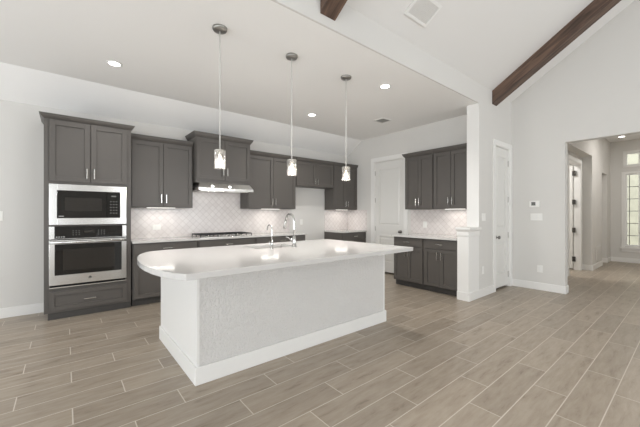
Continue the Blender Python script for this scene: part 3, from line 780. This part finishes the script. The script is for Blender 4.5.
# vault vent: built flat then tilted onto the slope
vv = thing('return_air_vent', (2.98, 1.89, vz(1.89)-0.002), 'large white air vent in the sloped ceiling at the top of the picture', 'vent')
vv.rotation_euler = (-math.atan(SL), 0, 0)
def vbuild(mb, name, m): 
    o = mb.build(name, m); o.parent = vv; return o
W, H_ = 0.165, 0.095
vbuild(MB().box(-W-0.03, W+0.03, -H_-0.03, -H_, -0.014, 0).box(-W-0.03, W+0.03, H_, H_+0.03, -0.014, 0).box(-W-0.03, -W, -H_, H_, -0.014, 0).box(W, W+0.03, -H_, H_, -0.014, 0), 'frame', M_trim)
vbuild(MB().box(-W, W, -H_, H_, -0.004, 0), 'backing', M_louv)
mb = MB()
for i in range(17): 
    x = -W+0.003+i*0.0192
    mb.box(x, x+0.0145, -H_, H_, -0.012, -0.006)
for i in range(1, 2): mb.box(-W, W, -0.003, 0.003, -0.014, -0.006)
vbuild(mb, 'louvre', M_vent)
# grille low on the foyer wall
v = thing('air_grille', (10.0, YF-0.01, 0.15), 'pale louvred wall grille low on the foyer wall', 'vent')
MB().box(9.70, 10.35, YF-0.010, YF-0.0005, 0.16, 0.52).build('frame', M_vent, v)
mb = MB()
for i in range(12): mb.box(9.73, 10.32, YF-0.016, YF-0.010, 0.185+i*0.026, 0.198+i*0.026)
mb.build('louvre', M_vent, v)

# ------------------------------------------------------------------ beams
def beam(x0, x1, label):
    y0, y1 = YW-0.001, -1.2; zb = lambda y: 3.10 + SL*(YW-y)
    mb = MB(); mb.yz_prism([(y0, zb(y0)), (y1, zb(y1)), (y1, vz(y1)-0.001), (y0, vz(y0)-0.001)], x0, x1)
    o = mb.build('ceiling_beam', M_beam, None, 0.004, ((x0+x1)/2, y0, 3.1))
    return tag(o, label, 'beam', 'dark timber beams on the vault')
beam(5.428, 5.600, 'long dark timber beam rising from the closet wall across the vaulted ceiling')
beam(1.777, 1.957, 'dark timber beam end hanging at the top edge above the pendants')

# ------------------------------------------------------------------ switches, outlets, thermostat
def plate(name, label, cat, M, u0, u1, z0, z1, toggles, v0=0.0):
    c = M((u0+u1)/2, v0); t = thing(name, (c[0], c[1], z0), label, cat)
    MB().mbox(M, u0, u1, v0+0.0005, v0+0.006, z0, z1).build('cover_plate', M_plastic, t, 0.002)
    w_ = (u1-u0)/toggles
    for i in range(toggles):
        uc = u0+w_*(i+0.5); hw = min(0.017, w_*0.3)
        MB().mbox(M, uc-hw, uc+hw, v0+0.006, v0+0.010, (z0+z1)/2-0.034, (z0+z1)/2+0.034).build('rocker' if cat == 'switch' else 'socket', M_trim, t, 0.001)
    return t
th = thing('thermostat', (XE-0.01, 1.80, 1.42), 'white thermostat with dark screen on the wall left of the opening', 'thermostat')
MB().mbox(ME, 1.735, 1.885, 0.0005, 0.020, 1.412, 1.522).build('housing', M_plastic, th, 0.004)
MB().mbox(ME, 1.792, 1.853, 0.020, 0.022, 1.44, 1.50).build('screen', M_grey_led, th)
plate('light_switch', 'white three-gang switch plate under the thermostat', 'switch', ME, 1.695, 1.870, 1.185, 1.305, 3)
plate('outlet', 'white outlet low on the wall left of the foyer opening', 'outlet', ME, 1.692, 1.772, 0.30, 0.42, 1)
plate('light_switch', 'white switch plate between the white column and the closet door', 'switch', MC, 5.05, 5.18, 1.185, 1.305, 2)
plate('outlet', 'white outlet low on the wall beside the closet door', 'outlet', MC, 5.04, 5.12, 0.35, 0.47, 1)
plate('light_switch', 'white switch plate at the left edge on the kitchen back wall', 'switch', MBk, -0.69, -0.60, 1.21, 1.33, 1)
plate('outlet', 'white horizontal outlet on the backsplash near the oven tower', 'outlet', MBk, 1.065, 1.185, 1.045, 1.125, 1, TT)
plate('outlet', 'white outlet in the empty refrigerator space', 'outlet', MBk, 3.93, 4.00, 1.06, 1.18, 1)
plate('outlet', 'white outlet on the right-hand backsplash under the wall cabinets', 'outlet', MR, 3.32, 3.40, 1.03, 1.15, 1, TT)
